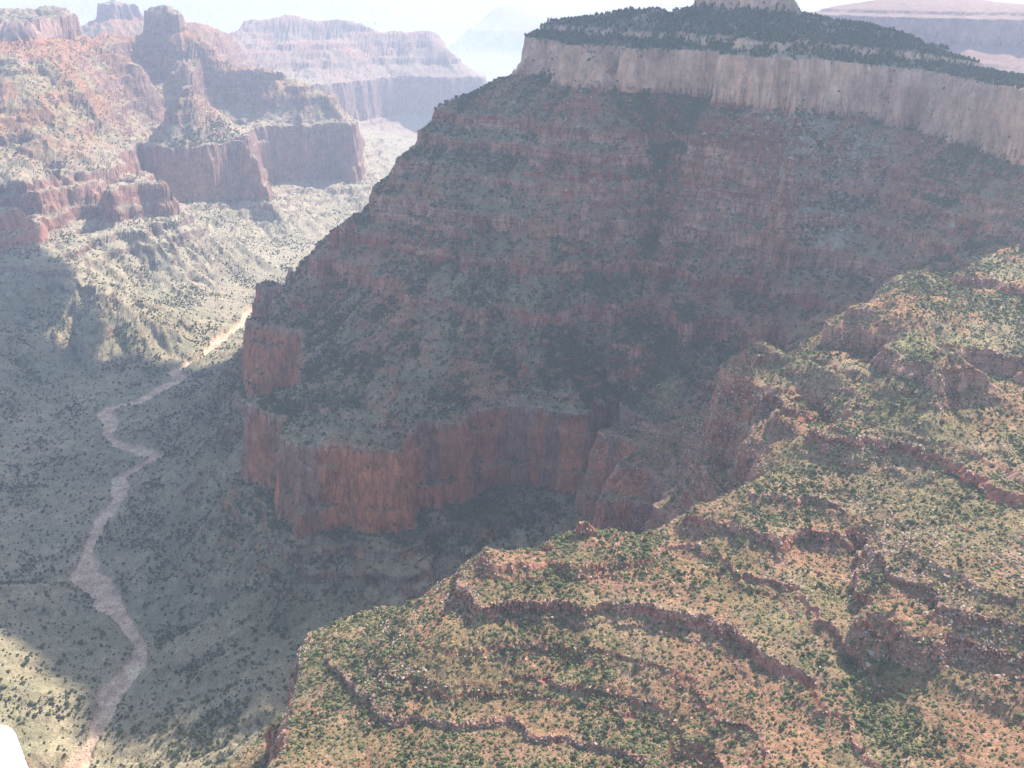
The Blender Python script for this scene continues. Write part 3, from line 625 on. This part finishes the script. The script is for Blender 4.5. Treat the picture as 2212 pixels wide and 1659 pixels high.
# individual junipers of the foreground: nearest ones in view
pj, ji, jj = scatter(.0022*(creg == R_)*gentle*(.3+clump)*(cR < 1350), 3000)
dj = np.linalg.norm(pj, axis=1); o_ = np.argsort(dj)[:300]
jroot = None
for k, i in enumerate(o_):
    t = bpy.data.objects.new('juniper_tree', None); COL.objects.link(t); sc = rng.uniform(1.9, 3.3)
    t.location = (pj[i, 0], pj[i, 1], pj[i, 2]+ZC); t.rotation_euler = (0, 0, rng.uniform(0, 6.28)); t.scale = (sc, sc, sc*rng.uniform(.85, 1.15))
    t['label'] = 'small dark green juniper tree growing on the sunlit foreground ridge'; t['category'] = 'tree'; t['group'] = 'junipers on the foreground ridge'
    a = bpy.data.objects.new('crown', crown_meshes[k % 5]); b = bpy.data.objects.new('trunk', trunk_mesh)
    for q in (a, b): COL.objects.link(q); q.parent = t
    if k == 0: jcrown = a
    if k == 1: jcrown2 = a
rest = np.argsort(dj)[300:]
# prototypes for the uncountable scrub are real plants standing in the scene
def single(name, mesh, p, s, label, cat, group):
    o = bpy.data.objects.new(name, mesh); COL.objects.link(o); o.location = (p[0], p[1], p[2]+ZC); o.scale = (s, s, s); o.rotation_euler = (0, 0, rng.uniform(0, 6.28))
    o['label'] = label; o['category'] = cat; o['group'] = group; return o
scrub_mesh = ico('scrub_bush', M_G, 2, 21, .28, .7, [(0, 0, .35, .8), (.5, .2, .3, .5), (-.4, .35, .3, .5)])
fir_mesh = ico('fir_tree', M_P, 1, 22, .25, 1.25, [(0, 0, .9, .75), (.1, 0, 1.6, .5), (-.2, .2, .5, .6)])
def near_pts(reg, k, extra=1):
    p, i, j = scatter(.002*(creg == reg)*gentle*extra, 4000); return p[np.argsort(np.linalg.norm(p, axis=1))[:k]]
ps = near_pts(R_, 80, clump)
scr = [single('scrub_bush', scrub_mesh, p, rng.uniform(1.1, 1.7), 'low olive scrub bush on the sunlit foreground ridge', 'bush', 'scrub bushes on the ridge') for p in ps]
pt, _, _ = scatter(.004*(creg == B)*(cTZ > CT)*(cTZ < -60)*gentle, 60)
firs = [single('fir_tree', fir_mesh, p, rng.uniform(3, 4.5), 'dark fir tree on the wooded top of the central butte', 'tree', 'trees on top of the butte') for p in pt]
M_all = (cR < 3200)
# ridge cover
p, i, j = scatter((creg == R_)*gentle*(.06+.12*clump), 290000); stuff('ridge_scrub', 'olive and yellow green scrub covering the foreground ridge', p, np.clip(rng.lognormal(.0, .45, len(p)), .35, 2.8), scr[0], seed=1)
p, i, j = scatter((creg == R_)*slope_ok(.4)*(.003+.016*clump), 30000); stuff('ridge_juniper_cover', 'dark green junipers covering the foreground ridge beyond the nearest', p, np.clip(rng.lognormal(.55, .4, len(p)), .8, 3.8), jcrown, seed=2)
p, i, j = scatter((creg == B)*slope_ok(.3)*(cTZ < CT)*(.008+.046*clump)*(.4+.6*gentle)*(1+.6*(cTZ > -420)+3.5*cell(green))*(1-.75*cell(redm))*(1-.6*cell(talus_)), 330000); stuff('butte_scrub', 'dark green scrub covering the slopes of the central butte', p, np.clip(rng.lognormal(.7, .45, len(p)), .8, 5), jcrown2, seed=3)
p, i, j = scatter((creg == B)*slope_ok(.4)*(cTZ >= CT)*(cTZ < -55)*(.010+.034*sstep(-.15, .1, cell(fbm(X, Y, 45, 3, 430)))), 40000); stuff('butte_woodland', 'dark woodland on the benches above the cream cliff', p, rng.uniform(2.4, 4.4, len(p)), firs[0], seed=4)
p, i, j = scatter(np.isin(creg, (FL,))*gentle*(cell(CM) < .3)*(.005+.030*clump**1.5)*sstep(7000, 2500, cR), 160000); stuff('canyon_floor_scrub', 'dark bushes dotted over the canyon floor', p, np.clip(rng.lognormal(.6, .5, len(p)), .7, 5), jcrown, seed=5)
p, i, j = scatter((creg == L_)*slope_ok(.4)*(.0008+.004*clump)*sstep(8000, 4500, cR), 50000); stuff('left_wall_scrub', 'dark bushes dotted over the slopes of the left canyon wall', p, rng.uniform(2.2, 4.2, len(p)), jcrown2, seed=6)
print('plants', time.time()-T0)
# stones
def stone_mesh(name, mat, seed):
    import bmesh
    r = np.random.default_rng(seed); bm = bmesh.new(); vs = [bm.verts.new(Vector_(r)) for _ in range(16)]
    bmesh.ops.convex_hull(bm, input=vs); me = bpy.data.meshes.new(name); bm.to_mesh(me); bm.free(); me.materials.append(mat); return me
def Vector_(r):
    a = r.uniform(0, 6.28); z = r.uniform(-.6, .75); return (math.cos(a)*r.uniform(.7, 1.1), math.sin(a)*r.uniform(.6, .95), z)
st_m = [stone_mesh('boulder', M_R if k % 2 == 0 else M_RR, 60+k) for k in range(6)]
ledge = sstep(.80, .60, cNZ)
pile = cell(blob([(860,1310,-725,28),(850,1370,-738,26),(845,1440,-750,26),(835,1500,-762,22),(990,1290,-718,24),(1010,1310,-720,20),(1900,1190,-640,40),(1960,1250,-645,40),(2040,1330,-648,30),(2120,1400,-655,30),(1870,985,-600,30),(1510,1090,-655,22),(1640,1010,-630,25),(650,1400,-795,20),(2190,1250,-620,40),(1700,1250,-670,25),(1300,1135,-685,18),(1880,1050,-612,30),(2000,1180,-620,40)]))
pb, _, _ = scatter((creg == R_)*(ledge*.004*(.3+clump)+.012*pile)*(cR < 1500), 4000)
pb = pb[np.argsort(np.linalg.norm(pb, axis=1)+rng.uniform(0, 500, len(pb)))[:220]]
bl = [single('boulder', st_m[k % 6], p, rng.uniform(1.6, 4.2), ('pale tan' if k % 2 == 0 else 'dull red')+' angular boulder on a rock ledge of the foreground ridge', 'boulder', 'boulders on the foreground ledges') for k, p in enumerate(pb)]
gs = stone_mesh('boulder', M_GR, 90)
tal, _, _ = scatter((creg == B)*(cTZ < CB)*(cTZ > -420)*.004*gentle, 30)
gb = [single('boulder', gs, p, rng.uniform(3, 6), 'grey block fallen below the cream cliff of the butte', 'boulder', 'fallen blocks below the cream cliff') for p in tal]
p, i, j = scatter((creg == R_)*(.0015+.03*ledge+.05*pile), 55000); stuff('ridge_rubble', 'pale and red rubble strewn along the foreground ledges', p, rng.uniform(.5, 1.9, len(p))**1.2, bl[0], .5, 7)
p, i, j = scatter((creg == R_)*(.0005+.016*ledge+.02*pile), 26000); stuff('ridge_red_rubble', 'dull red rubble along the foreground ledges', p, rng.uniform(.6, 2.2, len(p)), bl[1], .5, 8)
rx = cell(talus_)
p, i, j = scatter((creg == B)*(cTZ < CB)*(cTZ > -480)*(.0009+.035*rx), 14000); stuff('butte_rubble', 'grey rubble fan below the cream cliff of the butte', p, np.clip(rng.lognormal(.45, .5, len(p)), .6, 5), gb[0], .5, 9)
p, i, j = scatter((creg == B)*(cTZ < RT+45)*(cTZ > RT-5)*.010, 9000); stuff('rim_rubble', 'grey rubble along the rim of the red cliff', p, rng.uniform(1.0, 2.4, len(p)), gb[0], .5, 10)
p, i, j = scatter((cell(CM) > .5)*(cTZ < -1040)*.02*sstep(3500, 2500, cR), 9000); stuff('creek_cobbles', 'pale stones lying in the dry creek bed', p, np.clip(rng.lognormal(0, .5, len(p)), .4, 3), bl[0], .5, 11)
# ------------------------------------------------------------------ helicopter nose panel and bird
def panel():
    import bmesh
    bm = bmesh.new()
    def at(px, py, d):
        dx, dy, dz = ray(px, py); l = math.sqrt(dx*dx+dy*dy+dz*dz); return (dx/l*d, dy/l*d, dz/l*d+ZC)
    out = [(-260,1556),(0,1556),(14,1558),(24,1563),(31,1573),(36,1588),(44,1610),(62,1659),(100,1770),(150,1900),(-260,1900)]
    top = [bm.verts.new(at(a, b, 1.30)) for a, b in out]; bot = [bm.verts.new((v.co.x, v.co.y+.01, v.co.z-.11)) for v in top]
    bm.faces.new(top); bm.faces.new(bot[::-1])
    for i in range(len(top)): bm.faces.new((top[i], bot[i], bot[(i+1) % len(top)], top[(i+1) % len(top)]))
    bmesh.ops.recalc_face_normals(bm, faces=bm.faces)
    bmesh.ops.bevel(bm, geom=[e for e in bm.edges if all(v in top for v in e.verts)], offset=.006, segments=3, affect='EDGES')
    me = bpy.data.meshes.new('helicopter_panel'); bm.to_mesh(me); bm.free(); return me
hp = bpy.data.objects.new('helicopter_panel', panel()); COL.objects.link(hp)
wm = bpy.data.materials.new('white_gloss_paint'); wm.use_nodes = True; wb = wm.node_tree.nodes["Principled BSDF"]; wb.inputs['Base Color'].default_value = (.85, .86, .87, 1); wb.inputs['Roughness'].default_value = .35
wnz = noise(wm.node_tree, 3.0, 2); cr_ = wm.node_tree.nodes.new('ShaderNodeMapRange'); cr_.inputs['To Min'].default_value = .3; cr_.inputs['To Max'].default_value = .4
wm.node_tree.links.new(wnz, cr_.inputs[0]); wm.node_tree.links.new(cr_.outputs[0], wb.inputs['Roughness'])
hp.data.materials.append(wm); hp['label'] = 'white painted rounded corner of a helicopter panel at the lower left'; hp['category'] = 'helicopter'
def bird():
    import bmesh
    bm = bmesh.new(); g = bmesh.ops.create_icosphere(bm, subdivisions=2, radius=.12)
    for v in g['verts']: v.co.y *= 2.3
    for s in (-1, 1):
        a = [bm.verts.new(c) for c in ((s*.05, .16, .03), (s*.45, .2, .16), (s*.85, .02, .2), (s*.45, -.08, .14), (s*.05, -.14, .02))]
        b = [bm.verts.new((v.co.x, v.co.y, v.co.z-.03)) for v in a]
        bm.faces.new(a); bm.faces.new(b[::-1])
        for i in range(5): bm.faces.new((a[i], b[i], b[(i+1) % 5], a[(i+1) % 5]))
    t = [bm.verts.new(c) for c in ((-.03, -.2, 0), (.03, -.2, 0), (.12, -.5, 0), (-.12, -.5, 0))]; t2 = [bm.verts.new((v.co.x, v.co.y, -.03)) for v in t]
    bm.faces.new(t); bm.faces.new(t2[::-1])
    me = bpy.data.meshes.new('bird'); bm.to_mesh(me); bm.free(); me.materials.append(plain('black_feathers', (.03, .03, .035))); return me
dx, dy, dz = ray(811, 52); bd = bpy.data.objects.new('bird', bird()); COL.objects.link(bd); bd.location = (dx*420, dy*420, dz*420+ZC); bd.rotation_euler = (0, .2, .8)
bd['label'] = 'tiny dark bird flying in the white haze above the pale temple'; bd['category'] = 'bird'
print('done', time.time()-T0, 'points', n)
